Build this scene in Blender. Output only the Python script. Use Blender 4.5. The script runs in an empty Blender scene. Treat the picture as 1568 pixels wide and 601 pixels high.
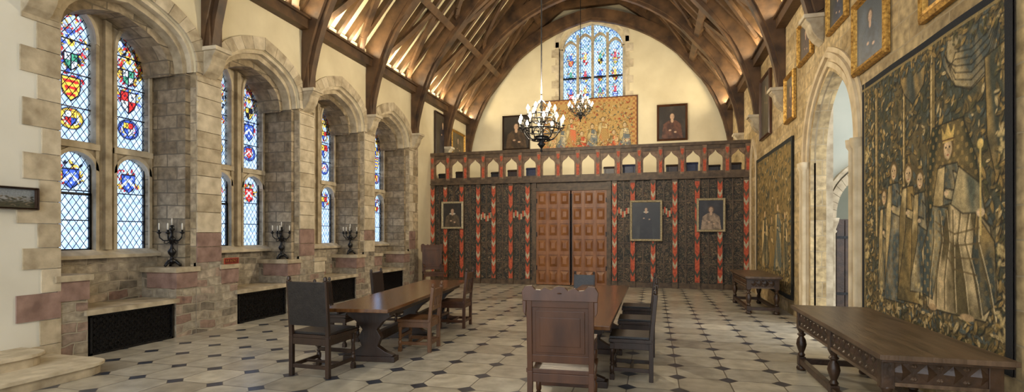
import bpy, math, random
import numpy as np
from mathutils import Vector, Matrix
random.seed(7)
sc=bpy.context.scene
# ---------------------------------------------------------------- mesh builder
class MB:
    def __init__(s):
        s.v=[];s.f=[];s.m=[];s.sm=[];s.mats=[];s.c={};s.M=Matrix.Identity(4)
    def mi(s,mat):
        if mat not in s.mats: s.mats.append(mat)
        return s.mats.index(mat)
    def add(s,vs,fs,mat,smooth=False):
        o=len(s.v);M=s.M
        for p in vs: s.v.append(tuple(M@Vector(p)))
        k=s.mi(mat)
        for f in fs:
            s.f.append([i+o for i in f]);s.m.append(k);s.sm.append(smooth)
        return o
    def box(s,x0,x1,y0,y1,z0,z1,mat):
        vs=[(x,y,z) for z in(z0,z1) for y in(y0,y1) for x in(x0,x1)]
        s.add(vs,[(0,2,3,1),(4,5,7,6),(0,1,5,4),(2,6,7,3),(0,4,6,2),(1,3,7,5)],mat)
    def beam(s,a,b,w,h,mat,up=(0,0,1)):
        a=Vector(a);b=Vector(b);d=(b-a).normalized();u=Vector(up)
        r=d.cross(u).normalized();u=r.cross(d).normalized()
        vs=[p+r*(i*w/2)+u*(j*h/2) for p in(a,b) for j in(-1,1) for i in(-1,1)]
        s.add(vs,[(0,1,3,2),(4,6,7,5),(0,4,5,1),(2,3,7,6),(0,2,6,4),(1,5,7,3)],mat)
    def prism(s,pts,axis,a0,a1,mat):
        def P(p,a):
            return (a,p[0],p[1]) if axis=='x' else ((p[0],a,p[1]) if axis=='y' else (p[0],p[1],a))
        n=len(pts)
        vs=[P(p,a0) for p in pts]+[P(p,a1) for p in pts]
        fs=[list(range(n))[::-1],list(range(n,2*n))]+[(i,(i+1)%n,n+(i+1)%n,n+i) for i in range(n)]
        s.add(vs,fs,mat)
    def archwall(s,pts,top,axis,a0,a1,mat):
        for i in range(len(pts)-1):
            p,q=pts[i],pts[i+1]
            s.prism([p,q,(q[0],top),(p[0],top)],axis,a0,a1,mat)
    def ring(s,inn,out,axis,a0,a1,mat,gap=0,mats=None):
        for i in range(len(inn)-1):
            m=mat if not mats else random.choice(mats)
            p,q,r,t=[Vector(k) for k in(inn[i],inn[i+1],out[i+1],out[i])]
            if gap:
                c=(p+q+r+t)/4
                p,q,r,t=[c+(k-c)*(1-gap) for k in(p,q,r,t)]
            s.prism([p,q,r,t],axis,a0,a1,m)
    def lathe(s,prof,loc,mat,seg=14,smooth=True):
        x,y,z=loc;vs=[];fs=[]
        for r,h in prof:
            for i in range(seg):
                a=2*math.pi*i/seg;vs.append((x+r*math.cos(a),y+r*math.sin(a),z+h))
        for j in range(len(prof)-1):
            for i in range(seg):
                fs.append((j*seg+i,j*seg+(i+1)%seg,(j+1)*seg+(i+1)%seg,(j+1)*seg+i))
        fs.append(list(range(seg))[::-1]);n=len(prof)-1
        fs.append([n*seg+i for i in range(seg)])
        s.add(vs,fs,mat,smooth)
    def tube(s,pts,r,mat,seg=8):
        pts=[Vector(p) for p in pts];n=len(pts);vs=[];fs=[]
        rs=r if isinstance(r,(list,tuple)) else [r]*n
        for i,p in enumerate(pts):
            d=(pts[min(i+1,n-1)]-pts[max(i-1,0)]).normalized()
            u=Vector((0,0,1)) if abs(d.z)<.9 else Vector((0,1,0))
            a=d.cross(u).normalized();b=d.cross(a)
            for k in range(seg):
                t=2*math.pi*k/seg;vs.append(p+(a*math.cos(t)+b*math.sin(t))*rs[i])
        for j in range(n-1):
            for k in range(seg):
                fs.append((j*seg+k,j*seg+(k+1)%seg,(j+1)*seg+(k+1)%seg,(j+1)*seg+k))
        fs.append(list(range(seg)));fs.append([(n-1)*seg+k for k in range(seg)])
        s.add(vs,fs,mat,True)
    def grid(s,img,P,mat):
        h,w,_=img.shape
        vs=[P(i/(w-1),j/(h-1)) for j in range(h) for i in range(w)]
        fs=[(j*w+i,j*w+i+1,(j+1)*w+i+1,(j+1)*w+i) for j in range(h-1) for i in range(w-1)]
        o=s.add(vs,fs,mat);s.c[o]=img.reshape(-1,3)
    def build(s,name,bevel=0,loc=None,rot=0):
        me=bpy.data.meshes.new(name);me.from_pydata(s.v,[],s.f)
        for m in s.mats: me.materials.append(m)
        me.polygons.foreach_set('material_index',s.m)
        me.polygons.foreach_set('use_smooth',s.sm)
        me.update()
        import bmesh
        bm=bmesh.new();bm.from_mesh(me)
        if not s.c: bmesh.ops.recalc_face_normals(bm,faces=bm.faces)
        uv=bm.loops.layers.uv.new('UVMap')
        for f in bm.faces:
            n=f.normal;ax,ay,az=abs(n.x),abs(n.y),abs(n.z)
            for l in f.loops:
                c=l.vert.co
                if az>=ax and az>=ay: l[uv].uv=(c.x,c.y)
                elif ax>=ay: l[uv].uv=(c.y,c.z)
                else: l[uv].uv=(c.x,c.z)
        bm.to_mesh(me);bm.free()
        if s.c:
            at=me.color_attributes.new('Paint','FLOAT_COLOR','POINT')
            arr=np.ones((len(s.v),4),dtype=np.float32)
            for o,c in s.c.items(): arr[o:o+len(c),:3]=c
            at.data.foreach_set('color',arr.ravel())
        ob=bpy.data.objects.new(name,me);sc.collection.objects.link(ob)
        if loc is not None: ob.location=loc
        ob.rotation_euler[2]=rot
        if bevel:
            b=ob.modifiers.new('bev','BEVEL');b.width=bevel;b.segments=2;b.limit_method='ANGLE';b.angle_limit=.7
        return ob
def bez(p0,p1,p2,p3,n):
    o=[]
    for i in range(n+1):
        t=i/n;a=(1-t)**3;b=3*t*(1-t)**2;c=3*t*t*(1-t);d=t**3
        o.append((a*p0[0]+b*p1[0]+c*p2[0]+d*p3[0],a*p0[1]+b*p1[1]+c*p2[1]+d*p3[1]))
    return o
def arch(y0,y1,zs,za,n=8,k=(.62,.35,.88)):
    a=(y1-y0)/2;h=za-zs;m=(y0+y1)/2
    L=bez((y0,zs),(y0,zs+h*k[0]),(y0+a*k[1],zs+h*k[2]),(m,za),n)
    R=[(2*m-p[0],p[1]) for p in L[::-1]]
    return L+R[1:]
# ---------------------------------------------------------------- materials
def nt(name):
    m=bpy.data.materials.new(name);m.use_nodes=True;t=m.node_tree
    return m,t,t.nodes,t.links,t.nodes['Principled BSDF']
def mth(N,L,op,a,b=None,c=None):
    n=N.new('ShaderNodeMath');n.operation=op
    for i,x in enumerate((a,b,c)):
        if x is None: continue
        if isinstance(x,(int,float)): n.inputs[i].default_value=x
        else: L.new(x,n.inputs[i])
    return n.outputs[0]
def ramp(N,L,fac,stops,const=False):
    r=N.new('ShaderNodeValToRGB');e=r.color_ramp.elements
    while len(e)<len(stops): e.new(.5)
    for i,(p,c) in enumerate(stops):
        e[i].position=p;e[i].color=(*c,1)
    if const: r.color_ramp.interpolation='CONSTANT'
    L.new(fac,r.inputs[0]);return r.outputs[0]
def mixc(N,L,fac,a,b,mode='MIX'):
    n=N.new('ShaderNodeMix');n.data_type='RGBA';n.blend_type=mode
    for s_,x in ((0,fac),(6,a),(7,b)):
        if isinstance(x,(int,float)): n.inputs[s_].default_value=x
        elif isinstance(x,tuple): n.inputs[s_].default_value=(*x,1)
        else: L.new(x,n.inputs[s_])
    return n.outputs[2]
def coord(N,L,kind='UV',scale=(1,1,1)):
    c=N.new('ShaderNodeTexCoord');m=N.new('ShaderNodeMapping');m.inputs['Scale'].default_value=scale
    L.new(c.outputs[kind],m.inputs[0]);return m.outputs[0]
def noise(N,L,vec,scale,detail=4,dist=0):
    n=N.new('ShaderNodeTexNoise');n.inputs['Scale'].default_value=scale;n.inputs['Detail'].default_value=detail
    n.inputs['Distortion'].default_value=dist;L.new(vec,n.inputs['Vector']);return n.outputs['Fac']
def bump(N,L,b,h,strength=.3,dist=.02):
    n=N.new('ShaderNodeBump');n.inputs['Strength'].default_value=strength;n.inputs['Distance'].default_value=dist
    L.new(h,n.inputs['Height']);L.new(n.outputs[0],b.inputs['Normal'])
def mat_noise(name,c1,c2,rough=.7,metal=0,scale=6,bs=.2,sc3=(1,1,1),kind='Object',bd=.01):
    m,t,N,L,b=nt(name);v=coord(N,L,kind,sc3);f=noise(N,L,v,scale,6)
    L.new(ramp(N,L,f,[(.3,c1),(.7,c2)]),b.inputs['Base Color'])
    b.inputs['Roughness'].default_value=rough;b.inputs['Metallic'].default_value=metal
    if bs: bump(N,L,b,noise(N,L,v,scale*4,5),bs,bd)
    return m
def mat_brick(name,cols,mortar,bw,bh,rough=.85,msize=.012,bs=.5,off=.5,warp=.03,blot=.35):
    m,t,N,L,b=nt(name);v=coord(N,L)
    nz=N.new('ShaderNodeTexNoise');nz.inputs['Scale'].default_value=2.2;L.new(v,nz.inputs['Vector'])
    vm=N.new('ShaderNodeVectorMath');vm.operation='MULTIPLY_ADD';L.new(nz.outputs['Color'],vm.inputs[0]);vm.inputs[1].default_value=(warp,warp,0);L.new(v,vm.inputs[2])
    k=N.new('ShaderNodeTexBrick');k.offset=off;L.new(vm.outputs[0],k.inputs['Vector'])
    k.inputs['Color1'].default_value=(0,0,0,1);k.inputs['Color2'].default_value=(1,1,1,1);k.inputs['Mortar'].default_value=(.5,.5,.5,1)
    k.inputs['Scale'].default_value=1;k.inputs['Brick Width'].default_value=bw;k.inputs['Row Height'].default_value=bh
    k.inputs['Mortar Size'].default_value=msize;k.inputs['Mortar Smooth'].default_value=.3
    n=len(cols);c=ramp(N,L,k.outputs['Color'],[((i+.5)/n,c) for i,c in enumerate(cols)])
    f=noise(N,L,v,9,8);c=mixc(N,L,.75,c,ramp(N,L,f,[(.28,(.32,.30,.27)),(.68,(1.22,1.19,1.12))]),'MULTIPLY')
    f2=noise(N,L,v,.9,3);c=mixc(N,L,blot,c,ramp(N,L,f2,[(.3,(.45,.39,.33)),(.6,(1.15,1.13,1.08))]),'MULTIPLY')
    c=mixc(N,L,k.outputs['Fac'],c,mortar)
    L.new(c,b.inputs['Base Color']);b.inputs['Roughness'].default_value=rough
    h=mth(N,L,'ADD',mth(N,L,'MULTIPLY',k.outputs['Fac'],-1.0),mth(N,L,'MULTIPLY',f,.8));bump(N,L,b,h,bs,.02)
    return m
plaster=mat_noise('plaster_cream',(.63,.55,.37),(.75,.67,.47),.9,0,1.2,.08)
plaster2=mat_noise('plaster_white',(.66,.63,.53),(.75,.73,.64),.9,0,1.2,.08)
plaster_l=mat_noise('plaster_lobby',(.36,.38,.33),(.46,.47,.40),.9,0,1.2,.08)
plaster_roof=mat_noise('plaster_roof',(.74,.67,.42),(.84,.78,.54),.9,0,3,.1)
ashlar=mat_brick('stone_ashlar',[(.35,.28,.18),(.52,.43,.29),(.43,.35,.24),(.60,.50,.35),(.47,.40,.30)],(.29,.24,.17),.55,.30,bs=.5,msize=.009)
ashlar_r=mat_brick('stone_warm_wall',[(.44,.33,.17),(.60,.47,.26),(.50,.39,.22),(.66,.53,.32),(.55,.42,.23)],(.38,.30,.18),.55,.28,bs=.35,msize=.009,warp=.06,blot=.55)
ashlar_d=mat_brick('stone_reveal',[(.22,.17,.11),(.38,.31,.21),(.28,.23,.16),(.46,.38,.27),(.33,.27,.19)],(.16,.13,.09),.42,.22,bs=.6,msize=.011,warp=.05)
rubble=mat_brick('stone_rubble',[(.23,.20,.16),(.46,.40,.31),(.38,.35,.29),(.30,.19,.155),(.52,.46,.37),(.34,.30,.24),(.43,.38,.30)],(.36,.31,.23),.33,.145,bs=.9,msize=.013,warp=.17)
st_a=mat_noise('dressed_stone_tan',(.30,.24,.155),(.60,.51,.36),.85,0,5,.5)
st_b=mat_noise('dressed_stone_cream',(.42,.35,.24),(.70,.61,.45),.85,0,5,.5)
st_c=mat_noise('dressed_stone_red',(.19,.115,.09),(.36,.235,.19),.85,0,6,.5)
st_w=mat_noise('door_limestone',(.54,.42,.25),(.74,.62,.42),.85,0,4,.35)
oak=mat_noise('oak_roof',(.030,.015,.007),(.135,.070,.029),.55,0,2.5,.5)
oak_d=mat_noise('oak_dark',(.016,.008,.005),(.042,.020,.010),.38,0,7,.3,(1,1,.3))
oak_m=mat_noise('oak_mid',(.042,.015,.006),(.10,.038,.014),.33,0,6,.25,(1,1,.3))
oak_l=mat_noise('oak_light',(.10,.042,.015),(.19,.085,.03),.36,0,6,.25,(1,1,.3))
oak_t=mat_noise('oak_tabletop',(.075,.030,.010),(.18,.080,.028),.16,0,2.5,.1,(6,.8,1))
oak_o=mat_noise('oak_old_tabletop',(.060,.036,.021),(.16,.10,.06),.33,0,3,.3,(5,.7,1))
oak_s=mat_noise('oak_side_table',(.022,.011,.006),(.075,.038,.019),.38,0,8,.4)
door_w=mat_noise('door_oak',(.17,.062,.018),(.33,.14,.048),.4,0,5,.3,(1,1,.4))
black=mat_noise('wrought_iron',(.008,.008,.009),(.025,.025,.027),.35,.6,20,.15)
leather=mat_noise('leather_dark',(.008,.007,.008),(.022,.018,.017),.33,0,14,.3)
gold=mat_noise('gilt_frame',(.20,.09,.015),(.72,.44,.11),.35,.7,24,.6)
silver=mat_noise('pale_gilt_frame',(.38,.32,.20),(.78,.70,.50),.4,.4,30,.5)
wax=mat_noise('candle_wax',(.75,.72,.62),(.85,.82,.74),.5,0,10,0)
redp=mat_noise('painted_red',(.30,.030,.014),(.64,.13,.045),.6,0,16,.3)
creamp=mat_noise('painted_cream',(.30,.25,.16),(.58,.50,.33),.6,0,20,.3)
darkp=mat_noise('painted_green_black',(.03,.04,.025),(.08,.07,.045),.6,0,20,.3)
rail=mat_noise('screen_oak',(.045,.026,.013),(.14,.09,.046),.5,0,7,.4)
arc_w=mat_noise('arcade_oak',(.10,.055,.028),(.28,.175,.10),.5,0,9,.4)
def emis(name,c,s):
    m,t,N,L,b=nt(name);b.inputs['Emission Color'].default_value=(*c,1);b.inputs['Emission Strength'].default_value=s
    b.inputs['Base Color'].default_value=(*c,1);return m
bulb=emis('flame_bulb',(1,.78,.45),70)
def mat_paint(name,rough,bs,sc_=60,bri=1):
    m,t,N,L,b=nt(name);a=N.new('ShaderNodeAttribute');a.attribute_name='Paint'
    f=noise(N,L,coord(N,L,'Object'),sc_,3);c=mixc(N,L,.5,a.outputs['Color'],ramp(N,L,f,[(.3,(.5,.5,.5)),(.7,(1.35*bri,1.35*bri,1.3*bri))]),'MULTIPLY')
    L.new(c,b.inputs['Base Color']);b.inputs['Roughness'].default_value=rough
    if bs: bump(N,L,b,f,bs,.01)
    return m
canvas=mat_paint('oil_canvas',.4,.05);woven=mat_paint('woven_tapestry',.95,.3,90)
m,t,N,L,b=nt('screen_painted_panel');v=coord(N,L)
f=noise(N,L,v,4.5,3,2.8);f2=noise(N,L,v,15,3,1);f3=noise(N,L,v,1.3,2)
w=N.new('ShaderNodeTexVoronoi');w.feature='DISTANCE_TO_EDGE';w.inputs['Scale'].default_value=4.2;L.new(v,w.inputs['Vector'])
c=ramp(N,L,f,[(.30,(.010,.010,.008)),(.39,(.045,.030,.017)),(.45,(.21,.16,.10)),(.49,(.022,.020,.014)),(.57,(.025,.028,.020)),(.61,(.17,.135,.085)),(.66,(.03,.02,.013)),(.75,(.11,.045,.022))])
c=mixc(N,L,.6,c,ramp(N,L,f2,[(.35,(.3,.3,.3)),(.6,(1.6,1.5,1.4))]),'MULTIPLY')
c=mixc(N,L,.6,c,ramp(N,L,f3,[(.35,(.5,.52,.5)),(.6,(1.35,1.15,.95))]),'MULTIPLY')
e=ramp(N,L,w.outputs['Distance'],[(.015,(1,1,1)),(.04,(0,0,0))])
c=mixc(N,L,e,c,(.012,.012,.011));L.new(c,b.inputs['Base Color']);b.inputs['Roughness'].default_value=.6
bump(N,L,b,f,.6,.02);screenp=m
m,t,N,L,b=nt('octagon_flagstones');c0=N.new('ShaderNodeTexCoord');sp=N.new('ShaderNodeSeparateXYZ');L.new(c0.outputs['Object'],sp.inputs[0])
P=.56
def fr(o): return mth(N,L,'ABSOLUTE',mth(N,L,'SUBTRACT',mth(N,L,'FRACT',mth(N,L,'DIVIDE',o,P)),.5))
ax=fr(sp.outputs[0]);ay=fr(sp.outputs[1])
dia=mth(N,L,'LESS_THAN',mth(N,L,'ADD',ax,ay),.19)
djoint=mth(N,L,'LESS_THAN',mth(N,L,'ABSOLUTE',mth(N,L,'SUBTRACT',mth(N,L,'ADD',ax,ay),.195)),.012)
jt=mth(N,L,'LESS_THAN',mth(N,L,'MINIMUM',ax,ay),.012)
jt=mth(N,L,'MAXIMUM',jt,djoint)
cell=N.new('ShaderNodeCombineXYZ')
L.new(mth(N,L,'FLOOR',mth(N,L,'ADD',mth(N,L,'DIVIDE',sp.outputs[0],P),.5)),cell.inputs[0]);L.new(mth(N,L,'FLOOR',mth(N,L,'ADD',mth(N,L,'DIVIDE',sp.outputs[1],P),.5)),cell.inputs[1])
wn=N.new('ShaderNodeTexWhiteNoise');L.new(cell.outputs[0],wn.inputs['Vector'])
tc=ramp(N,L,wn.outputs['Value'],[(0,(.38,.34,.27)),(.35,(.52,.48,.39)),(.7,(.46,.43,.36)),(1,(.62,.57,.46))])
fn=noise(N,L,c0.outputs['Object'],5,6);tc=mixc(N,L,.65,tc,ramp(N,L,fn,[(.3,(.52,.50,.46)),(.65,(1.13,1.13,1.12))]),'MULTIPLY')
tc=mixc(N,L,jt,tc,(.13,.11,.085));tc=mixc(N,L,dia,tc,ramp(N,L,fn,[(.3,(.022,.029,.045)),(.7,(.055,.065,.09))]))
L.new(tc,b.inputs['Base Color']);b.inputs['Roughness'].default_value=.30
bump(N,L,b,mth(N,L,'ADD',mth(N,L,'MULTIPLY',jt,-.5),fn),.15,.01);floorm=m
m=bpy.data.materials.new('stained_leaded_glass');m.use_nodes=True;t=m.node_tree;N=t.nodes;L=t.links;N.clear()
out=N.new('ShaderNodeOutputMaterial');tr=N.new('ShaderNodeBsdfTransparent');v=coord(N,L)
at=N.new('ShaderNodeAttribute');at.attribute_name='Paint'
c=mixc(N,L,.6,at.outputs['Color'],ramp(N,L,noise(N,L,v,11,2),[(.35,(.40,.46,.58)),(.65,(1.15,1.15,1.15))]),'MULTIPLY');L.new(c,tr.inputs[0])
s_=N.new('ShaderNodeSeparateXYZ');L.new(v,s_.inputs[0])
p=mth(N,L,'DIVIDE',s_.outputs[0],.105);q=mth(N,L,'DIVIDE',s_.outputs[1],.155)
a=mth(N,L,'ABSOLUTE',mth(N,L,'SUBTRACT',mth(N,L,'FRACT',mth(N,L,'ADD',p,q)),.5))
d=mth(N,L,'ABSOLUTE',mth(N,L,'SUBTRACT',mth(N,L,'FRACT',mth(N,L,'SUBTRACT',p,q)),.5))
ld=mth(N,L,'LESS_THAN',mth(N,L,'MINIMUM',a,d),.06)
df=N.new('ShaderNodeBsdfDiffuse');df.inputs[0].default_value=(.02,.03,.06,1)
m2=N.new('ShaderNodeMixShader');L.new(ld,m2.inputs[0]);L.new(tr.outputs[0],m2.inputs[1]);L.new(df.outputs[0],m2.inputs[2]);L.new(m2.outputs[0],out.inputs[0])
glassm=m
# ---------------------------------------------------------------- painting tools
def vn(h,w,cells,seed):
    r=np.random.RandomState(seed);cw=max(2,int(cells*w/h)+1);g=r.rand(cells+2,cw+2)
    ys=np.linspace(0,cells,h);xs=np.linspace(0,cw,w);yi=ys.astype(int);xi=xs.astype(int)
    fy=(ys-yi)[:,None];fx=(xs-xi)[None,:];fy=fy*fy*(3-2*fy);fx=fx*fx*(3-2*fx)
    a=g[yi][:,xi];b=g[yi][:,xi+1];c=g[yi+1][:,xi];d=g[yi+1][:,xi+1]
    return (a*(1-fx)+b*fx)*(1-fy)+(c*(1-fx)+d*fx)*fy
def fbm(h,w,cells,seed): return (vn(h,w,cells,seed)+.5*vn(h,w,cells*2,seed+1)+.25*vn(h,w,cells*4,seed+2))/1.75
class Cv:
    def __init__(s,w,h,base,asp,seed=1):
        s.w,s.h,s.asp=w,h,asp;s.X,s.Y=np.meshgrid(np.linspace(0,1,w),np.linspace(0,1,h));s.img=np.ones((h,w,3))*np.array(base);s.r=np.random.RandomState(seed);s.seed=seed
    def put(s,m,col,a=1):
        m=(m*a)[...,None];s.img=s.img*(1-m)+np.array(col)*m
    def ell(s,cx,cy,rx,ry,col,a=1,rot=0,soft=.25):
        R=max(rx,ry);i0=max(0,int((cx-R/s.asp)*s.w)-1);i1=min(s.w,int((cx+R/s.asp)*s.w)+2);j0=max(0,int((cy-R)*s.h)-1);j1=min(s.h,int((cy+R)*s.h)+2)
        if i1<=i0 or j1<=j0: return
        X=s.X[j0:j1,i0:i1];Y=s.Y[j0:j1,i0:i1]
        dx=(X-cx)*s.asp;dy=Y-cy;c,n=math.cos(rot),math.sin(rot);u=(dx*c+dy*n)/rx;v=(-dx*n+dy*c)/ry;d=np.sqrt(u*u+v*v)
        m=(np.clip((1-d)/soft,0,1)*a)[...,None];s.img[j0:j1,i0:i1]=s.img[j0:j1,i0:i1]*(1-m)+np.array(col)*m
    def mask(s,pts):
        m=np.zeros_like(s.X,bool);n=len(pts)
        for i in range(n):
            x0,y0=pts[i];x1,y1=pts[(i+1)%n]
            if y0==y1: continue
            c=((y0>s.Y)!=(y1>s.Y))&(s.X<(x1-x0)*(s.Y-y0)/(y1-y0)+x0);m^=c
        return m.astype(float)
    def poly(s,pts,col,a=1): s.put(s.mask(pts),col,a)
    def line(s,pts,wd,col,a=1):
        for (x0,y0),(x1,y1) in zip(pts[:-1],pts[1:]):
            ux=(x1-x0)*s.asp;uy=y1-y0;l=ux*ux+uy*uy+1e-9
            t=np.clip((((s.X-x0)*s.asp)*ux+(s.Y-y0)*uy)/l,0,1)
            d=np.hypot((s.X-x0)*s.asp-t*ux,(s.Y-y0)-t*uy);s.put(np.clip((wd-d)/(wd*.5),0,1),col,a)
    def robe(s,pts,c1,c2,freq=60,tilt=.3,seed=3,emb=0):
        m=s.mask(pts);n=fbm(s.h,s.w,5,seed);xs=[p[0] for p in pts];ys=[p[1] for p in pts];cx=sum(xs)/len(xs);top=max(ys)+.15
        fan=(s.X-cx)/(top-s.Y+.12)
        f=.5+.5*np.sin(freq*fan+n*9+tilt*s.Y*12);f2=.5+.5*np.sin(freq*2.3*fan-n*14+s.Y*9);f=.65*f+.35*f2
        f=np.clip((f-.5)*1.7+.45,0,1)*(.7+.6*(fbm(s.h,s.w,18,seed+5)-.3));f=np.clip(f,0,1)
        col=np.array(c1)*(1-f[...,None])+np.array(c2)*f[...,None]
        if emb:
            e=((np.sin(s.X*150*s.asp)*np.sin(s.Y*150))>.45).astype(float)[...,None]*.5;col=col*(1-e)+np.array(emb)*e
        m_=m[...,None];s.img=s.img*(1-m_)+col*m_
        s.line(list(pts)+[pts[0]],.0035,(.02,.018,.01),.8)
# ---------------------------------------------------------------- hall constants
XL,XR=-7.5,2.8;XC=-2.35;YB=20.7;YS=16.85;ZP=6.4
ZR=13.0
f=MB();f.box(-8.6,XR+3.6,-2.5,YB+.4,-.2,0,floorm);f.build('floor')
# ---------------------------------------------------------------- stained glass painter
gR=(.55,.03,.025);gG=(.72,.46,.06);gB=(.05,.10,.42);gK=(.012,.012,.02);gW=(.60,.66,.70);gGr=(.06,.28,.16);gC=(.40,.53,.76)
def gshield(c,cx,cy,s,cols):
    A=c.asp
    P=lambda pts,k=1:[(cx+p[0]*s*k/A,cy+p[1]*s*k) for p in pts]
    sh=[(-.5,.6),(.5,.6),(.5,0),(.38,-.35),(0,-.7),(-.38,-.35),(-.5,0)]
    c.poly(P(sh,1.18),gK)
    q=[[(-.5,.6),(-.03,.6),(-.03,.08),(-.5,.08)],[(.03,.6),(.5,.6),(.5,.08),(.03,.08)],[(-.5,.02),(-.03,.02),(-.03,-.66),(-.38,-.35),(-.5,0)],[(.03,.02),(.5,.02),(.5,0),(.38,-.35),(.03,-.66)]]
    typ=c.r.randint(4)
    if typ==0:
        for i,pp in enumerate(q): c.poly(P(pp),cols[1 if i in(1,2) else 0])
    elif typ==1:
        c.poly(P(sh),cols[0])
        for k in range(3): z=.5-.4*k;c.poly(P([(-.45+.1*k,z),(.45-.1*k,z),(.45-.1*k,z-.17),(-.45+.1*k,z-.17)]),cols[1%len(cols)])
    elif typ==2:
        for i,pp in enumerate(q): c.poly(P(pp),[gG,gR,gB,gW][(i+c.seed)%4])
    else:
        c.poly(P(sh),cols[0]);c.poly(P([(-.5,-.1),(0,.35),(.5,-.1),(.5,-.3),(0,.12),(-.5,-.3)]),cols[1%len(cols)])
    for dx,dy in((-.26,.36),(.26,.36),(0,-.32),(-.24,-.1),(.24,-.1)): c.ell(cx+dx*s/A,cy+dy*s,.09*s,.10*s,cols[-1] if typ%2 else gK,.9)
def mantle(c,cx,cy,rx,ry,n,cols,sz):
    for i in range(n):
        a=c.r.uniform(0,6.28);k=math.sqrt(c.r.uniform(.1,1));x=cx+rx*k*math.cos(a)/c.asp;y=cy+ry*k*math.sin(a);r=c.r.uniform(.6,1)*sz;ro=c.r.uniform(0,3.14)
        c.ell(x,y,r*1.2,r*.6,gK,.9,ro,.3);c.ell(x,y,r,r*.42,cols[c.r.randint(len(cols))],1,ro,.3)
HS=[[gG,gB],[gR,gW],[gG,gR],[gB,gW],[gG,gK],[gR,gG,gB],[gW,gR],[gW,gGr]]
MS=[[gR,gR,gW,gG],[gR,gK,gG,gG],[gB,gG,gW,gR],[gG,gG,gK,gR],[gW,gW,gR,gB]]
def up_light(seed):
    r=random.Random(seed);c=Cv(52,198,gC,.27,seed)
    c.ell(.5,.17,.096,.086,gK,1,0,.1);c.ell(.5,.17,.084,.074,gG if seed%2 else gB,1,0,.1);c.ell(.5,.17,.060,.052,gW,1,0,.1)
    mantle(c,.5,.17,.078,.066,30,[gG,gR,gB,gK],.013);gshield(c,.5,.175,.075,r.choice(HS))
    mantle(c,.5,.43,.115,.085,44,r.choice(MS),.023);gshield(c,.5,.39,.12,r.choice(HS))
    mantle(c,.5,.68,.12,.16,120,r.choice(MS),.024);mantle(c,.5,.60,.06,.04,12,[gG,gG,gK],.02)
    c.ell(.5,.72,.03,.035,gG);c.ell(.5,.73,.014,.016,gK);gshield(c,.5,.585,.09,r.choice(HS))
    mantle(c,.5,.87,.08,.08,36,[gR,gG,gW,gB,gR],.020)
    return c.img
def lo_light(seed):
    r=random.Random(seed);c=Cv(52,146,gC,.37,seed);mantle(c,.5,.76,.14,.13,54,r.choice(MS),.029);gshield(c,.5,.72,.14,r.choice(HS));return c.img
# ---------------------------------------------------------------- left wall with window bays
bays=[4.98,7.64,10.29,12.96];BW=2.13
W=MB()
W.box(-8.5,XL,-2.5,bays[0],0,ZP,plaster2)
for i,b0 in enumerate(bays):
    b1=b0+BW;nx=bays[i+1] if i<3 else 15.75
    W.box(-8.5,XL,b1,nx,0,4.95,ashlar)
    W.box(-8.5,XL,b1,nx,4.95,ZP,plaster)
    KA=(.55,.22,.80)
    A=arch(b0,b1,4.45,5.36,8,KA)
    W.archwall(A,ZP,'x',-8.5,XL,plaster)
    O=arch(b0-.24,b1+.24,4.45,5.62,8,KA)
    W.ring(A,O,'x',XL-.1,XL+.035,st_a,gap=.03,mats=[st_a,st_a,st_b])
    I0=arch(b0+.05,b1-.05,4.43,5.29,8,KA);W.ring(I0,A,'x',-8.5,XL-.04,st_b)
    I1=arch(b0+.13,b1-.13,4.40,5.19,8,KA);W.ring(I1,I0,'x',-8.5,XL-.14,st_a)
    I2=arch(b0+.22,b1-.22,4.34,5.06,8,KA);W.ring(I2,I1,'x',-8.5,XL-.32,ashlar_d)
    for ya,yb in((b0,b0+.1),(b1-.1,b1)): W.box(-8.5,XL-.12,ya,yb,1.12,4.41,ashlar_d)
    W.box(-8.5,-8.22,b0,b1,0,1.32,rubble)
    W.prism([(-8.5,1.32),(-8.14,1.32),(-8.14,1.37),(-8.3,1.45),(-8.5,1.45)],'y',b0+.1,b1-.1,st_b)
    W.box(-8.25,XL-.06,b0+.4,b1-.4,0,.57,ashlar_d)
    W.box(-8.25,XL+.05,b0+.33,b1-.36,.57,.64,st_a)
    for ya,yb in((b0-.02,b0+.4),(b1-.4,b1+.02)):
        W.box(-8.25,XL-.0,ya+.02,yb-.02,0,1.06,rubble)
        W.box(-8.25,XL+.045,ya-.02,yb+.03,1.06,1.14,st_a)
        W.box(-8.1,XL+.02,ya+.01,yb-.01,.80,1.06,random.choice([st_c,st_c,st_b]))
    W.box(XL-.05,XL+.012,b1,nx,0,1.2,rubble)
    z=1.2
    while z<4.4:
        h=random.uniform(.24,.36);mm=st_c if z<1.6 and random.random()<.8 else random.choice([st_a,st_b,st_b])
        if nx-b1<.6: W.box(XL-.2,XL+.02,b1+.008,nx-.008,z+.006,min(z+h,4.4)-.006,mm)
        else: W.box(XL-.2,XL+.02,b1+.008,b1+random.choice([.25,.42]),z+.006,z+h-.006,mm)
        z+=h
z=0;k=0
while z<4.45:
    h=random.uniform(.26,.36);wd=(.20 if k%2 else .40)+random.uniform(-.04,.06)
    W.box(XL-.1,XL+.022,bays[0]-wd,bays[0]+.03,z+.005,z+h-.005,random.choice([st_a,st_b,st_a,st_c] if z<1.6 else [st_a,st_b]));z+=h;k+=1
W.box(-8.5,XL,15.75,YB,0,ZP,plaster)
W.build('wall_left')
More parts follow.
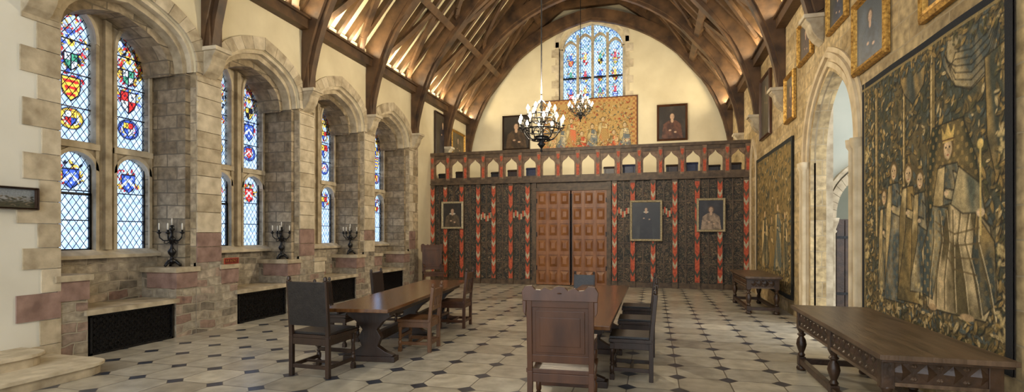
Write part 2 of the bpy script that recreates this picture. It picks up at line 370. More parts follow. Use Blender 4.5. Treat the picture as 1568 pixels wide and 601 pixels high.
for wi,b0 in enumerate(bays):
    G=MB();X0,X1=-8.44,-8.30
    ls=[(b0+.50,b0+1.05),(b0+1.38,b0+1.93)]
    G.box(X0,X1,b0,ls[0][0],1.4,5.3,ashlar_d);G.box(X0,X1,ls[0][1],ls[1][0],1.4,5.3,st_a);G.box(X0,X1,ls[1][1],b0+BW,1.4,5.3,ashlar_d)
    G.box(X1,X1+.07,(ls[0][1]+ls[1][0])/2-.05,(ls[0][1]+ls[1][0])/2+.05,1.45,5.2,st_a)
    gx=-8.39
    for j,(a,c) in enumerate(ls):
        lo=arch(a,c,2.68,2.93,5,(.5,.4,.95));up=arch(a,c,4.62,5.12,6,(.5,.3,.75))
        G.box(X0,X1,a,c,1.38,1.43,st_a);G.archwall(lo,3.09,'x',X0,X1,st_a);G.archwall(up,5.32,'x',X0,X1,st_a)
        G.box(X1,X1+.05,a-.05,c+.05,2.98,3.07,st_b)
        G.ring(up,arch(a-.05,c+.05,4.6,5.2,6,(.5,.3,.75)),'x',X1,X1+.04,st_b)
        G.ring(lo,arch(a-.05,c+.05,2.66,3.0,5,(.5,.4,.95)),'x',X1,X1+.03,st_b)
        for q in(a-.05,c): G.box(X1,X1+.03,q,q+.05,1.43,4.62,st_a)
        G.grid(up_light(wi*10+j+3),lambda u,v:(gx,c-(c-a)*(1-u),3.07+2.07*v),glassm)
        G.grid(lo_light(wi*10+j+103),lambda u,v:(gx,c-(c-a)*(1-u),1.42+1.54*v),glassm)
        G.box(gx,gx+.02,a,a+.02,1.43,2.8,black);G.box(gx,gx+.02,c-.02,c,1.43,2.8,black)
        for zz in (1.9,2.35,3.6,4.1,4.6): G.box(gx-.01,gx+.012,a,c,zz-.008,zz+.008,black)
        if j==0:
            for q in((a,a+.035,1.43,2.32),(c-.035,c,1.43,2.32)): G.box(gx,gx+.03,*q,black)
            for zz in(1.43,2.28): G.box(gx,gx+.03,a,c,zz,zz+.04,black)
    G.build('window_%d'%(wi+1))
    R=MB();gx=XL-.045;ya,yb=b0+.42,b0+BW-.42
    R.box(gx-.012,gx-.008,ya,yb,.02,.56,leather)
    for q in((ya,yb,0,.03),(ya,yb,.535,.565),(ya,ya+.03,0,.565),(yb-.03,yb,0,.565)): R.box(gx-.01,gx+.035,*q,black)
    yy=ya-.5
    while yy<yb:
        for sgn in(1,-1):
            t0=max(0,(ya-yy)/.5);t1=min(1,(yb-yy)/.5)
            if t1>t0:
                z0=.03+.5*t0 if sgn>0 else .53-.5*t0;z1=.03+.5*t1 if sgn>0 else .53-.5*t1
                R.beam((gx+.012,yy+.5*t0,z0),(gx+.012,yy+.5*t1,z1),.012,.012,black,up=(1,0,0))
        yy+=.085
    R.build('radiator_grille')
# ---------------------------------------------------------------- right wall with doorway
W=MB();WT=.26
d0,d1,dm=8.52,10.68,9.6
W.box(XR,XR+WT,-2.5,d0,0,ZP,ashlar_r);W.box(XR,XR+WT,d1,YB,0,ZP,ashlar_r)
IN=arch(d0,d1,3.0,4.38,10,(.5,.35,.82))
W.archwall(IN,ZP,'x',XR,XR+WT,ashlar_r)
W.build('wall_right')
D=MB();prev=IN;step=[(.08,-.06),(.10,.04),(.07,.02),(.10,.07),(.09,.03)];off=0
for wd,pr in step:
    off+=wd;o=arch(d0-off,d1+off,3.0,4.38+off*.9,10,(.5,.35,.82))
    D.ring(prev,o,'x',XR-pr,XR+.09,st_w)
    ia=off-wd
    D.box(XR-pr,XR+.09,d0-off,d0-ia,0,3.0,st_w);D.box(XR-pr,XR+.09,d1+ia,d1+off,0,3.0,st_w);prev=o
for yy in(d0-.13,d1+.13,d1+.30,d0-.30):
    D.lathe([(.08,0),(.08,.15),(.045,.2),(.045,2.88),(.075,2.93),(.085,3.03)],(XR-.07,yy,0),st_w)
ba=arch(15.85,16.65,3.3,4.25,8,(.5,.35,.82));D.ring(ba,arch(15.7,16.8,3.3,4.45,8,(.5,.35,.82)),'x',XR-.04,XR,st_w,gap=.02)
for q in(15.7,16.65): D.box(XR-.04,XR,q,q+.15,0,3.3,st_w)
D.build('trim_doorway_arch')
Lb=MB()
fa=arch(3.40,4.25,2.0,2.80,8,(.5,.35,.82))
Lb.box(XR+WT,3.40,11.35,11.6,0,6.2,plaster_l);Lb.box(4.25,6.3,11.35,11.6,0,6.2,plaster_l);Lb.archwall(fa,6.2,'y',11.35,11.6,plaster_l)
Lb.ring(fa,arch(3.25,4.40,2.0,3.0,8,(.5,.35,.82)),'y',11.25,11.4,st_a,gap=.05)
Lb.ring(arch(3.22,4.43,2.0,3.04,8,(.5,.35,.82)),arch(3.16,4.49,2.0,3.12,8,(.5,.35,.82)),'y',11.20,11.4,st_a)
Lb.box(3.26,3.40,11.30,11.4,0,2.0,st_a)
for xx in(3.33,4.32): Lb.lathe([(.09,0),(.09,.12),(.05,.18),(.05,1.70),(.075,1.74),(.055,1.78),(.10,1.92),(.115,2.0)],(xx,11.24,0),st_a)
z=0;k=0
while z<4.6:
    Lb.box(XR+WT,XR+WT+(.08 if k%2 else .17),11.28,11.36,z+.006,z+.3,st_a);z+=.31;k+=1
Lb.box(XR+WT,XR+WT+.12,d1+.02,11.35,0,6.2,st_a)
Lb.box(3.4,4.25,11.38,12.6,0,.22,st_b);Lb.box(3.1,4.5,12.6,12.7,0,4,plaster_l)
# rear arch of the porch, stepped stones
pa=arch(XR+WT+.12,4.9,4.1,5.1,8,(.5,.35,.82));Lb.ring(pa,arch(XR+WT+.02,5.0,4.1,5.4,8,(.5,.35,.82)),'y',11.2,11.36,st_a,gap=.06)
Lb.build('wall_lobby')
Dd=MB();Dd.box(3.46,4.2,11.50,11.56,.23,1.98,oak_s)
for i in range(5): Dd.box(3.47+i*.148,3.47+i*.148+.13,11.47,11.51,.25,1.96,oak_s)
for zz in(.5,1.6): Dd.box(3.46,4.2,11.455,11.475,zz,zz+.05,black)
Dd.build('door_3')
# ---------------------------------------------------------------- gable wall with window
W=MB();g0,g1=-3.66,-1.04;GA=arch(g0,g1,9.2,10.3,8,(.6,.4,.9))
W.box(XL-1,g0,YB,YB+.6,0,13.4,plaster);W.box(g1,XR+.6,YB,YB+.6,0,13.4,plaster);W.box(g0,g1,YB,YB+.6,0,6.95,plaster)
W.archwall(GA,13.4,'y',YB,YB+.6,plaster)
z=6.95;k=0
while z<9.2:
    for sx,xx in((-1,g0),(1,g1)):
        wd=(.14 if k%2 else .3)
        W.box(min(xx,xx+sx*wd),max(xx,xx+sx*wd),YB-.02,YB+.3,z+.006,z+.3,random.choice([st_a,st_b]))
    z+=.31;k+=1
W.ring(GA,arch(g0-.2,g1+.2,9.2,10.52,8,(.6,.4,.9)),'y',YB-.02,YB+.3,st_b,gap=.03)
W.build('wall_back')
G=MB();a,c=g0+.12,g1-.12;GI=arch(a,c,9.15,10.15,8,(.6,.4,.9))
G.ring(GI,GA,'y',YB+.25,YB+.45,st_b);G.box(g0,a,YB+.25,YB+.45,6.95,9.2,st_b);G.box(c,g1,YB+.25,YB+.45,6.95,9.2,st_b);G.box(g0,g1,YB+.2,YB+.45,6.95,7.08,st_b)
lw=(c-a)/4
for i in range(1,4): G.box(a+lw*i-.05,a+lw*i+.05,YB+.28,YB+.42,7.08,10.1 if i==2 else 9.75,st_a)
G.box(a,c,YB+.3,YB+.42,8.0-.02,8.03,black)
PG=[(.18,.36,.58),(.36,.52,.60),(.56,.58,.44),(.16,.38,.30),(.48,.58,.66),(.08,.17,.45),(.12,.30,.50)]
for i in range(4):
    l0,l1=a+lw*i+.05,a+lw*(i+1)-.05;ap=9.75 if i in(1,2) else 9.5
    hd=arch(l0,l1,ap-.35,ap-.05,5,(.5,.3,.8));G.ring(hd,arch(l0-.05,l1+.05,ap-.37,ap+.05,5,(.5,.3,.8)),'y',YB+.29,YB+.42,st_a)
cg=Cv(170,210,(.42,.55,.70),.76,77)
mantle(cg,.5,.5,.42,.52,1000,PG,.018)
for i in range(4):
    cx=.125+.25*i
    for y_ in(.14,.36,.58): 
        mantle(cg,cx,y_,.055,.08,26,[gR,gG,gB,gW,gGr],.015);cg.poly([(cx-.03,y_-.08),(cx+.03,y_-.08),(cx+.018,y_+.05),(cx-.018,y_+.05)],[gR,gB,gG,gGr][(i+int(y_*10))%4],.85);cg.ell(cx,y_+.065,.014,.017,(.7,.6,.45));gshield(cg,cx,y_-.06,.055,HS[(i*3+int(y_*10))%7])
G.grid(cg.img,lambda u,v:(a+(c-a)*u,YB+.40,7.02+3.12*v),glassm)
G.build('window_5')
# ---------------------------------------------------------------- roof
C=MB()
EX=5.6
for sgn in(-1,1):
    C.prism([(XC+sgn*EX,6.3),(XC,ZR),(XC,ZR+.25),(XC+sgn*(EX+.2),6.3)],'y',-2.5,YB+.4,plaster_roof)
C.build('ceiling')
def slope(sgn,t,off=0):
    x=XC+sgn*EX*(1-t);z=6.3+(ZR-6.3)*t
    ln=math.hypot(ZR-6.3,EX);nx=-sgn*(ZR-6.3)/ln;nz=-EX/ln
    return x+nx*off,z+nz*off
Rf=MB();y=.2
while y<YB:
    for sgn in(-1,1):
        a=slope(sgn,.03,.06);c=slope(sgn,.99,.06);Rf.beam((a[0],y,a[1]),(c[0],y,c[1]),.17,.13,oak,up=(0,1,0))
    y+=.46
Rf.build('roof_rafters')
Pu=MB()
for sgn in(-1,1):
    for t_ in(.30,.60,.86):
        a=slope(sgn,t_,.2);Pu.beam((a[0],-2,a[1]),(a[0],YB,a[1]),.2,.2,oak,up=(-sgn*.6,0,-.6))
Pu.box(XC-.13,XC+.13,-2,YB,ZR-.55,ZR-.2,oak)
Pu.build('roof_purlins')
for k,(sgn,xw) in enumerate(((1,XL),(-1,XR))):
    T=MB();xa,xb=sorted((xw,xw+sgn*.20));T.box(xa,xb,-2.5,YB,ZP-.20,ZP+.0,oak)
    xa,xb=sorted((xw,xw+sgn*.26));T.box(xa,xb,-2.5,YB,ZP+.0,ZP+.05,oak)
    T.box(*sorted((xw-sgn*.5,xw)),-2.5,YB,ZP,ZP+.3,plaster);T.build('trim_wallplate')
TY=[4.72,7.38,10.02,12.68,15.4,18.05,20.45]
Rr=6.0;cc=.85;Zs=4.2
def apt(R,ang,sgn,ccx=cc):
    return (XC+sgn*(R*math.cos(ang)-ccx),Zs+R*math.sin(ang))
for k,ty in enumerate(TY):
    T=MB()
    for sgn in(-1,1):
        foot=5.45 if (k<=2 and sgn==1) else 4.92
        a0=math.asin((foot-Zs)/Rr);a1=math.acos(cc/Rr)
        n=16;inn=[apt(Rr,a0+(a1-a0)*i/n,sgn) for i in range(n+1)]
        o1=math.acos(cc/(Rr+.36));out=[apt(Rr+.36,a0+(o1-a0)*i/n,sgn) for i in range(n+1)]
        wall=XC+sgn*5.15
        out=[(max(min(p[0],XR),XL),p[1]) for p in out]
        T.ring(inn,out,'y',ty-.17,ty+.17,oak)
        i2=[apt(Rr-.09,a0+(a1-a0)*i/n,sgn,cc) for i in range(n+1)]
        T.ring(i2,inn,'y',ty-.08,ty+.08,oak)
        T.box(*sorted((wall,wall-sgn*.14)),ty-.14,ty+.14,foot,6.4,oak)
        p=slope(sgn,.02,.24);q=slope(sgn,.985,.24);T.beam((p[0],ty,p[1]),(q[0],ty,q[1]),.34,.30,oak,up=(0,1,0))
        p=slope(sgn,.42,.3);B=bez(p,(XC+sgn*1.9,10.4),(XC+sgn*.6,11.2),(XC-sgn*.9,11.6),9)
        for i in range(9): T.beam((B[i][0],ty,B[i][1]),(B[i+1][0],ty,B[i+1][1]),.2,.22,oak,up=(0,1,0))
        for dy in(-1,1):
            if ty+dy*1.25>YB or ty+dy*1.25<-1: continue
            for tb in(.30,.60,.86):
                W_=[]
                for i in range(8):
                    s_=i/7;yy=ty+dy*(.15+1.15*s_);tt=tb-.26*math.cos(s_*math.pi/2)
                    x,z=slope(sgn,tt,.17);W_.append((x,yy,z))
                for i in range(7): T.beam(W_[i],W_[i+1],.19,.08,oak,up=(-sgn*.77,0,-.64))
    T.beam((XC-1.7,ty,10.75),(XC+1.7,ty,10.75),.24,.26,oak)
    T.build('roof_truss')
    for sgn in(-1,1):
        if k==6: continue
        wall=XC+sgn*5.15;top=5.45 if (k<=2 and sgn==1) else 4.92
        Cb=MB();o=-sgn
        pr=[(wall,top),(wall+o*.28,top),(wall+o*.28,top-.1),(wall+o*.22,top-.16),(wall+o*.18,top-.3),(wall+o*.10,top-.42),(wall,top-.50)]
        Cb.prism(pr,'y',ty-.15,ty+.15,st_a);Cb.prism([(wall,top),(wall+o*.32,top),(wall+o*.32,top-.07),(wall,top-.07)],'y',ty-.18,ty+.18,st_b)
        Cb.build('stone_corbel',.01)
# ---------------------------------------------------------------- screen
S=MB();y0=YS
dx0,dx1=-3.73,-1.43
S.box(XL,dx0-.1,y0,y0+.1,0,3.42,screenp);S.box(dx1+.1,XR,y0,y0+.1,0,3.42,screenp);S.box(dx0-.1,dx1+.1,y0,y0+.1,3.14,3.42,rail)
S.box(dx0-.14,dx0,y0-.08,y0+.12,0,3.42,rail);S.box(dx1,dx1+.14,y0-.08,y0+.12,0,3.42,rail);S.box(dx0-.1,dx1+.1,y0-.1,y0+.1,3.1,3.2,rail)
S.box(XL,XR,y0-.10,y0+.2,3.42,3.54,rail);S.box(XL,XR,y0-.14,y0+.2,3.38,3.43,rail);S.box(XL,XR,y0-.06,y0+.1,3.54,3.62,rail)
S.box(XL,XR,y0-.12,y0+.16,4.40,4.50,rail);S.box(XL,XR,y0-.06,y0+.1,4.28,4.40,rail)
S.box(XL,dx0-.14,y0-.05,y0,0,.16,rail);S.box(dx1+.14,XR,y0-.05,y0,0,.16,rail)
posts=[-7.42,-6.95,-6.35,-5.75,-5.2,-4.6,-4.02,-1.18,-.62,.0,.65,1.3,1.95,2.68]
def chev(mb,x,w,y,z0,z1,st=.17,mats=(redp,creamp,redp,darkp)):
    z=z0-w;i=0
    while z<z1:
        lo=[max(z0,min(z1,z)),max(z0,min(z1,z+w))];hi=[max(z0,min(z1,z+st)),max(z0,min(z1,z+w+st))]
        for sgn in(-1,1):
            xa=x;xb=x+sgn*w/2
            if hi[0]>lo[0] or hi[1]>lo[1]:
                mb.add([(xa,y,lo[0]),(xb,y,lo[1]),(xb,y,hi[1]),(xa,y,hi[0])],[(0,1,2,3)],mats[i%len(mats)])
        z+=st;i+=1
for i,x in enumerate(posts):
    S.box(x-.08,x+.08,y0-.09,y0,0,3.4,rail)
    chev(S,x,.13,y0-.094,.2,3.3,.13,[(redp,creamp,redp,redp,darkp),(redp,rail,redp,redp,creamp),(redp,redp,darkp,redp)][i%3])
    S.box(x-.085,x+.085,y0-.11,y0,0,.2,rail)
for i in range(len(posts)-1):
    a,c=posts[i],posts[i+1]
    if c-a>2: continue
    m_=(a+c)/2
    S.box(m_-.018,m_+.018,y0-.03,y0,.16,3.38,rail)
    for zz in(.75,1.4,2.05,2.7): S.box(a,c,y0-.025,y0,zz-.02,zz+.02,rail)
    for q in(a+.08,m_+.018):
        wq=(c-a)/2-.098
        for zz in(.75,1.4,2.05,2.7,3.38):
            A=arch(q+.02,q+wq-.02,zz-.26,zz-.06,4,(.5,.3,.8));A2=arch(q+.0,q+wq,zz-.26,zz-.03,4,(.5,.3,.8));S.ring(A,A2,'y',y0-.02,y0,rail)
for (xa,xb,z) in((-5.65,-5.3,2.20),(-4.5,-4.12,2.25),(-1.1,-.75,2.3),(.3,.6,2.30)):
    for kx in range(7):
        x=xa+(xb-xa)*kx/6;S.box(x-.028,x+.028,y0-.05,y0-.02,z-.03+.07*math.sin(kx*1.4),z+.16+.07*math.sin(kx*1.4),redp if kx%2 else creamp)
n=16;bw=(XR-XL)/n
for i in range(n+1):
    x=XL+bw*i;x=min(max(x,XL+.07),XR-.07)
    S.box(x-.07,x+.07,y0-.09,y0+.08,3.54,4.42,arc_w)
    chev(S,x,.09,y0-.10,3.60,4.32,.20,(redp,redp,arc_w,redp,creamp))
    if i<n:
        a=XL+bw*i+.07;c=a+bw-.14
        A=bez((a+.05,4.0),(a+.05,4.12),((a+c)/2-.05,4.12),((a+c)/2,4.26),6);A=A+[(a+c-p[0],p[1]) for p in A[::-1]][1:]
        A=[(a,3.98)]+A+[(c,3.98)];S.archwall(A,4.3,'y',y0-.03,y0+.04,arc_w)
        for sx in(a,c-.05): S.box(sx,sx+.05,y0-.02,y0+.03,3.54,3.99,arc_w)
S.build('carved_screen')
g=MB();g.box(XL,XR,YS+.2,YB,3.3,3.42,rail);g.build('gallery_floor')
for k,(a,c) in enumerate(((dx0,(dx0+dx1)/2-.02),((dx0+dx1)/2+.02,dx1))):
    D=MB();D.box(a,c,y0-.02,y0+.04,.02,3.1,door_w)
    cols=3;rows=6;sw=(c-a)/cols;sh=3.08/rows
    for i in range(cols+1):
        x=a+sw*i;x0=max(a,x-.045);x1=min(c,x+.045);D.box(x0,x1,y0-.055,y0-.02,.02,3.1,door_w)
    for j in range(rows+1):
        z=.02+sh*j;D.box(a,c,y0-.05,y0-.02,max(.02,z-.05),min(3.1,z+.05),door_w)
    for i in range(cols):
        for j in range(rows):
            x=a+sw*(i+.5);z=.02+sh*(j+.5);hw=sw/2-.07;hh=sh/2-.08
            vs=[(x-hw,y0-.02,z-hh),(x+hw,y0-.02,z-hh),(x+hw,y0-.02,z+hh),(x-hw,y0-.02,z+hh),(x-hw*.5,y0-.06,z-hh*.5),(x+hw*.5,y0-.06,z-hh*.5),(x+hw*.5,y0-.06,z+hh*.5),(x-hw*.5,y0-.06,z+hh*.5)]
            D.add(vs,[(0,1,5,4),(1,2,6,5),(2,3,7,6),(3,0,4,7),(4,5,6,7)],door_w)
    xh=a if k==0 else c-.03
    for zz in(.5,1.6,2.7): D.box(xh,xh+.03,y0-.07,y0-.05,zz,zz+.15,black)
    xx=c-.03 if k==0 else a+.0;D.box(xx,xx+.03,y0-.062,y0-.05,.1,3.0,oak_d)
    D.build('door_%d'%(k+1),.004)
# ---------------------------------------------------------------- tapestries and portraits
OC=(.38,.26,.09);CR=(.58,.46,.24);TE=(.055,.062,.045);BL=(.09,.115,.11);DK=(.012,.012,.008);GR=(.09,.085,.035);OL=(.19,.14,.055)
def foliage(c,n,smin,smax,cols,x0=0,x1=1,y0=0,y1=1):
    for i in range(n):
        cx=c.r.uniform(x0,x1);cy=c.r.uniform(y0,y1);r=c.r.uniform(smin,smax);k=cols[c.r.randint(len(cols))];a=c.r.uniform(0,3.14)
        c.ell(cx+.003,cy-.003,r*1.1,r*.5,DK,.7,a,.4);c.ell(cx,cy,r,r*.38,k,.9,a,.5)
        c.ell(cx,cy,r*.8,r*.07,DK,.6,a,.5)
def figure(c,x,t,w,bot,r1,r2,crown=False,hd=.026,face=1):
    A=c.asp
    c.robe([(x-w*.35,t-hd*1.4),(x+w*.35,t-hd*1.4),(x+w*.55,t-.14),(x+w*.75,bot),(x-w*.75,bot),(x-w*.55,t-.14)],r1,r2,11,.2,int(x*100),OL)
    c.robe([(x-w*.42,t-hd*1.6),(x-w*.1,t-hd*1.5),(x-w*.2,t-.2),(x-w*.7,bot+.05),(x-w*.62,t-.15)],OL,CR,9,.5,int(x*70))
    c.robe([(x+w*.2,t-.07),(x+w*.5,t-.09),(x+w*.55,t-.17),(x-w*.1,t-.15),(x-w*.1,t-.12),(x+w*.3,t-.13)],r1,CR,8,.9,int(x*50))
    c.ell(x,t+.006,hd*1.15,hd*1.35,(.12,.08,.03),.95);c.ell(x,t,hd*.78,hd*1.05,(.56,.42,.25));c.ell(x+.3*hd/A,t,hd*.3,hd*.8,(.34,.23,.12),.7,0,.8)
    c.ell(x-hd*.3/A,t+.005,hd*.16,hd*.10,DK);c.ell(x+hd*.3/A,t+.005,hd*.16,hd*.10,DK);c.line([(x,t+.002),(x+.002,t-hd*.3)],hd*.06,(.3,.2,.1));c.ell(x,t-hd*.55,hd*.25,hd*.09,(.3,.1,.06))
    c.ell(x-w*.05,t-.135,hd*.45,hd*.3,(.56,.43,.27))
    if crown: c.poly([(x-.03,t+.02),(x-.038,t+.07),(x-.018,t+.045),(x,t+.08),(x+.018,t+.045),(x+.038,t+.07),(x+.03,t+.02)],(.60,.44,.15));c.line([(x-.03,t+.028),(x+.03,t+.028)],.004,(.15,.08,.03))
def tap_big():
    W_,H_=420,420
    c=Cv(W_,H_,TE,3.1/3.15,5)
    n=fbm(H_,W_,14,9);c.put(np.clip((n-.5)*6,0,1),(.14,.105,.045),.8)
    foliage(c,2600,.007,.024,[OC,GR,BL,TE,OL,CR,OL,OC,GR,OL,BL])
    for x,dx in((.60,.020),(.15,.016),(.40,.012)):
        c.poly([(x-dx,.35),(x+dx,.35),(x+dx,.95),(x-dx,.95)],OL);c.poly([(x-dx*.6,.35),(x-dx*.1,.35),(x-dx*.1,.95),(x-dx*.6,.95)],CR,.8)
        c.line([(x-dx,.35),(x-dx,.95)],.004,DK);c.line([(x+dx,.35),(x+dx,.95)],.004,DK)
        for k in range(12): c.line([(x-dx,.40+.045*k),(x+dx,.42+.045*k)],.004,(.2,.15,.06),.8)
    # draped canopy
    c.robe([(.64,.97),(.78,.95),(.95,.97),(.95,.88),(.90,.80),(.82,.77),(.74,.80),(.67,.88)],(.07,.085,.08),(.44,.35,.19),9,1.6,12,OL)
    for k in range(6): c.line([(.66+.01*k,.95-.02*k),(.74,.80+.02*k),(.82,.775+.022*k),(.90,.81+.02*k),(.95-.005*k,.93)],.0035,DK,.7)
    c.robe([(.88,.84),(.98,.86),(.97,.55),(.93,.50),(.89,.62)],TE,OC,12,.6,13)
    c.robe([(.36,.93),(.56,.96),(.54,.86),(.46,.81),(.40,.86)],(.06,.07,.06),OC,12,.6,14)
    c.poly([(.05,.04),(.95,.04),(.95,.16),(.5,.20),(.05,.19)],(.13,.095,.04),.6)
    foliage(c,600,.007,.020,[OC,CR,GR,OL,BL],.05,.95,.03,.22)
    figure(c,.23,.50,.09,.14,(.05,.06,.05),CR,False,.028);figure(c,.32,.59,.11,.11,(.07,.09,.09),(.52,.42,.24),False,.030);figure(c,.43,.57,.10,.12,(.10,.08,.035),OC,False,.030);figure(c,.51,.54,.09,.16,(.06,.08,.08),CR,False,.028)
    c.robe([(.56,.62),(.60,.70),(.78,.70),(.84,.58),(.90,.30),(.58,.25)],(.03,.035,.02),OL,9,.3,23,OC)
    figure(c,.70,.62,.15,.28,(.09,.10,.08),(.56,.44,.23),True,.034)
    c.robe([(.60,.44),(.80,.46),(.90,.38),(.94,.22),(.88,.12),(.56,.12),(.52,.30)],(.10,.08,.035),(.62,.50,.29),13,.5,21)
    c.robe([(.60,.45),(.70,.44),(.65,.30),(.60,.15),(.53,.16),(.54,.32)],(.06,.08,.075),(.36,.31,.18),12,.4,22,OC)
    c.robe([(.84,.42),(.92,.34),(.93,.18),(.86,.13),(.82,.28)],(.05,.06,.05),OC,12,.4,29,OL)
    # fold lines of the lap and skirts
    for k in range(7):
        x=.61+.04*k;c.line([(x,.43),(x+.02*math.sin(k),.34),(x-.03+.012*k,.22),(x-.04+.018*k,.13)],.0045,(.10,.075,.03),.85)
        c.line([(x+.008,.43),(x+.008+.02*math.sin(k),.34),(x-.022+.012*k,.22),(x-.032+.018*k,.13)],.003,(.68,.56,.34),.6)
    for k in range(4): c.line([(.62+.02*k,.40-.03*k),(.74,.36-.035*k),(.87-.01*k,.38-.045*k)],.004,(.12,.085,.035),.8)
    c.robe([(.76,.56),(.86,.50),(.88,.42),(.78,.42),(.72,.45)],(.10,.11,.08),(.5,.40,.21),12,.8,24)
    c.ell(.86,.42,.02,.014,(.56,.43,.27));c.line([(.86,.36),(.86,.60)],.005,(.55,.42,.16));c.ell(.86,.61,.016,.016,(.6,.45,.16))
    c.ell(.60,.125,.035,.012,(.4,.28,.15));c.ell(.80,.12,.035,.012,(.4,.28,.15))
    foliage(c,420,.008,.026,[OC,CR,GR,OL,BL],0,1,0,.10)
    foliage(c,420,.008,.022,[OC,CR,GR,BL,OL],.0,.10,0,1);foliage(c,300,.008,.022,[OC,CR,GR,OL],.93,1,0,1);foliage(c,300,.008,.022,[OC,GR,BL,OL],0,1,.91,1)
    for cx,cy in((.50,.16),(.955,.3),(.05,.3),(.05,.7),(.955,.6),(.2,.14),(.955,.12)):
        for i in range(16): c.ell(cx+c.r.uniform(-.02,.02),cy+c.r.uniform(-.04,.03),.009,.009,(.50,.40,.19),.9,0,.8)
    d=fbm(H_,W_,60,88);c.img=c.img*(.60+1.1*d)[...,None]*np.array([1.06,1.0,.92])
    b=.022;m=((c.X<b)|(c.X>1-b*1.6)|(c.Y>1-b)|(c.Y<b)).astype(float);c.put(m,(.012,.014,.018))
    m=(((c.X>b)&(c.X<b+.010))|((c.Y<1-b)&(c.Y>1-b-.010))).astype(float);c.put(m,(.30,.22,.09),.8)
    return c.img
def tap_far():
    c=Cv(220,200,OL,1.1,15);foliage(c,1300,.010,.034,[OC,GR,BL,TE,OL,GR,OL,OC,CR])
    figure(c,.30,.55,.13,.15,TE,CR);figure(c,.5,.5,.13,.15,OL,OC);figure(c,.66,.58,.12,.15,BL,CR);figure(c,.84,.52,.12,.15,TE,CR)
    foliage(c,300,.01,.03,[OC,GR,OL,CR],0,1,0,.18)
    c.img=c.img*1.25*np.array([1.08,1.0,.9])
    b=.03;m=((c.X<b)|(c.X>1-b)|(c.Y>1-b)|(c.Y<b)).astype(float);c.put(m,(.02,.022,.02));return c.img
def tap_gable():
    c=Cv(290,170,(.42,.27,.10),1.7,25)
    RD=(.48,.07,.035);foliage(c,1000,.010,.03,[(.62,.44,.18),RD,(.20,.17,.08),(.70,.57,.32),(.12,.15,.14),(.38,.24,.09),(.60,.36,.12),RD])
    for i,x in enumerate((.12,.22,.32,.43,.54,.65,.76,.87)): figure(c,x,.48+.12*((i*7)%3-1),.085,.12,[RD,(.12,.15,.18),(.38,.24,.09)][i%3],[(.70,.54,.25),(.70,.58,.36),(.60,.14,.07)][i%3],False,.040)
    foliage(c,300,.01,.03,[(.62,.44,.18),(.20,.17,.08),RD,(.6,.5,.3)],0,1,0,.24)
    b=.035;bx=b/1.7
    m=((c.X<bx*2.4)|(c.X>1-bx*2.4)|(c.Y>1-b*2.4)|(c.Y<b*2.4)).astype(float);c.put(m,(.34,.13,.05),.8)
    m=(((c.X*40).astype(int)+(c.Y*24).astype(int))%2)*m;c.put(m.astype(float),(.55,.38,.13),.6)
    m=((c.X<bx*.6)|(c.X>1-bx*.6)|(c.Y>1-b*.6)|(c.Y<b*.6)).astype(float);c.put(m,(.10,.04,.025));return c.img
def portrait(seed,dress,bg=(.02,.016,.012),skin=(.52,.34,.22),full=False,ruff=False,hair=(.04,.025,.015),asp=.8,land=False):
    c=Cv(72,92,bg,asp,seed);n=fbm(92,72,4,seed);c.put(np.clip((n-.45)*2,0,1),tuple(x*2.5+.01 for x in bg),.6)
    cy=.80 if full else .68;r=.055 if full else .10
    if land: 
        c.put(np.clip((.45-c.Y)*5,0,1),(.05,.045,.02));c.put(np.clip((c.Y-.5)*5,0,1),(.22,.25,.28));foliage(c,60,.03,.08,[(.03,.035,.015),(.06,.06,.03),(.2,.16,.1)],0,1,.1,.6);return c.img
    w=r*3.0/asp
    c.robe([(.5-w*.35,cy-r*1.1),(.5+w*.35,cy-r*1.1),(.5+w*.95,cy-r*2.3),(.5+w*1.15,.0),(.5-w*1.15,0),(.5-w*.95,cy-r*2.3)],tuple(x*.4 for x in dress),dress,6,.3,seed)
    c.ell(.5,cy+.01,r*1.2,r*1.35,hair)
    if ruff: c.ell(.5,cy-r*1.15,r*1.5,r*.5,(.55,.5,.4))
    c.ell(.5,cy-r*1.2,r*.5,r*.8,skin);c.ell(.5,cy,r*.76,r*1.05,skin)
    c.ell(.5+r*.45/asp,cy,r*.35,r*.9,tuple(x*.5 for x in skin),.6,0,.9)
    for s_ in(-1,1): c.ell(.5+s_*r*.33/asp,cy+r*.12,r*.15,r*.08,(.02,.015,.01),1,0,.5)
    c.ell(.5,cy-r*.2,r*.08,r*.2,tuple(x*.6 for x in skin),.7);c.ell(.5,cy-r*.5,r*.25,r*.07,(.35,.08,.06))
    c.ell(.42,cy-r*4.2,r*.5,r*.3,skin);c.ell(.62,cy-r*4.8,r*.5,r*.3,skin);return c.img
def painting(name,img,w,h,pos,rot,frame=gold,fw=.08,mat=canvas,tilt=0):
    p=MB();hw,hh=w/2,h/2;iw,ih=hw-fw,hh-fw
    prof=[(0,0),(0,-.05),(.3,-.075),(.55,-.05),(.75,-.06),(1,-.02)]
    cn=lambda t,y:[(-(hw-(hw-iw)*t),y,-(hh-(hh-ih)*t)),((hw-(hw-iw)*t),y,-(hh-(hh-ih)*t)),((hw-(hw-iw)*t),y,(hh-(hh-ih)*t)),(-(hw-(hw-iw)*t),y,(hh-(hh-ih)*t))]
    vs=[];
    for t_,y in prof: vs+=cn(t_,y)
    fs=[]
    for j in range(len(prof)-1):
        for i in range(4): fs.append((j*4+i,j*4+(i+1)%4,(j+1)*4+(i+1)%4,(j+1)*4+i))
    fs.append((3,2,1,0));p.add(vs,fs,frame)
    p.grid(img,lambda u,v:(-iw+2*iw*u,-.022,-ih+2*ih*v),mat)
    ob=p.build(name,0,pos,rot);ob.rotation_euler[0]=tilt;return ob
RW=-math.pi/2;LW=math.pi/2
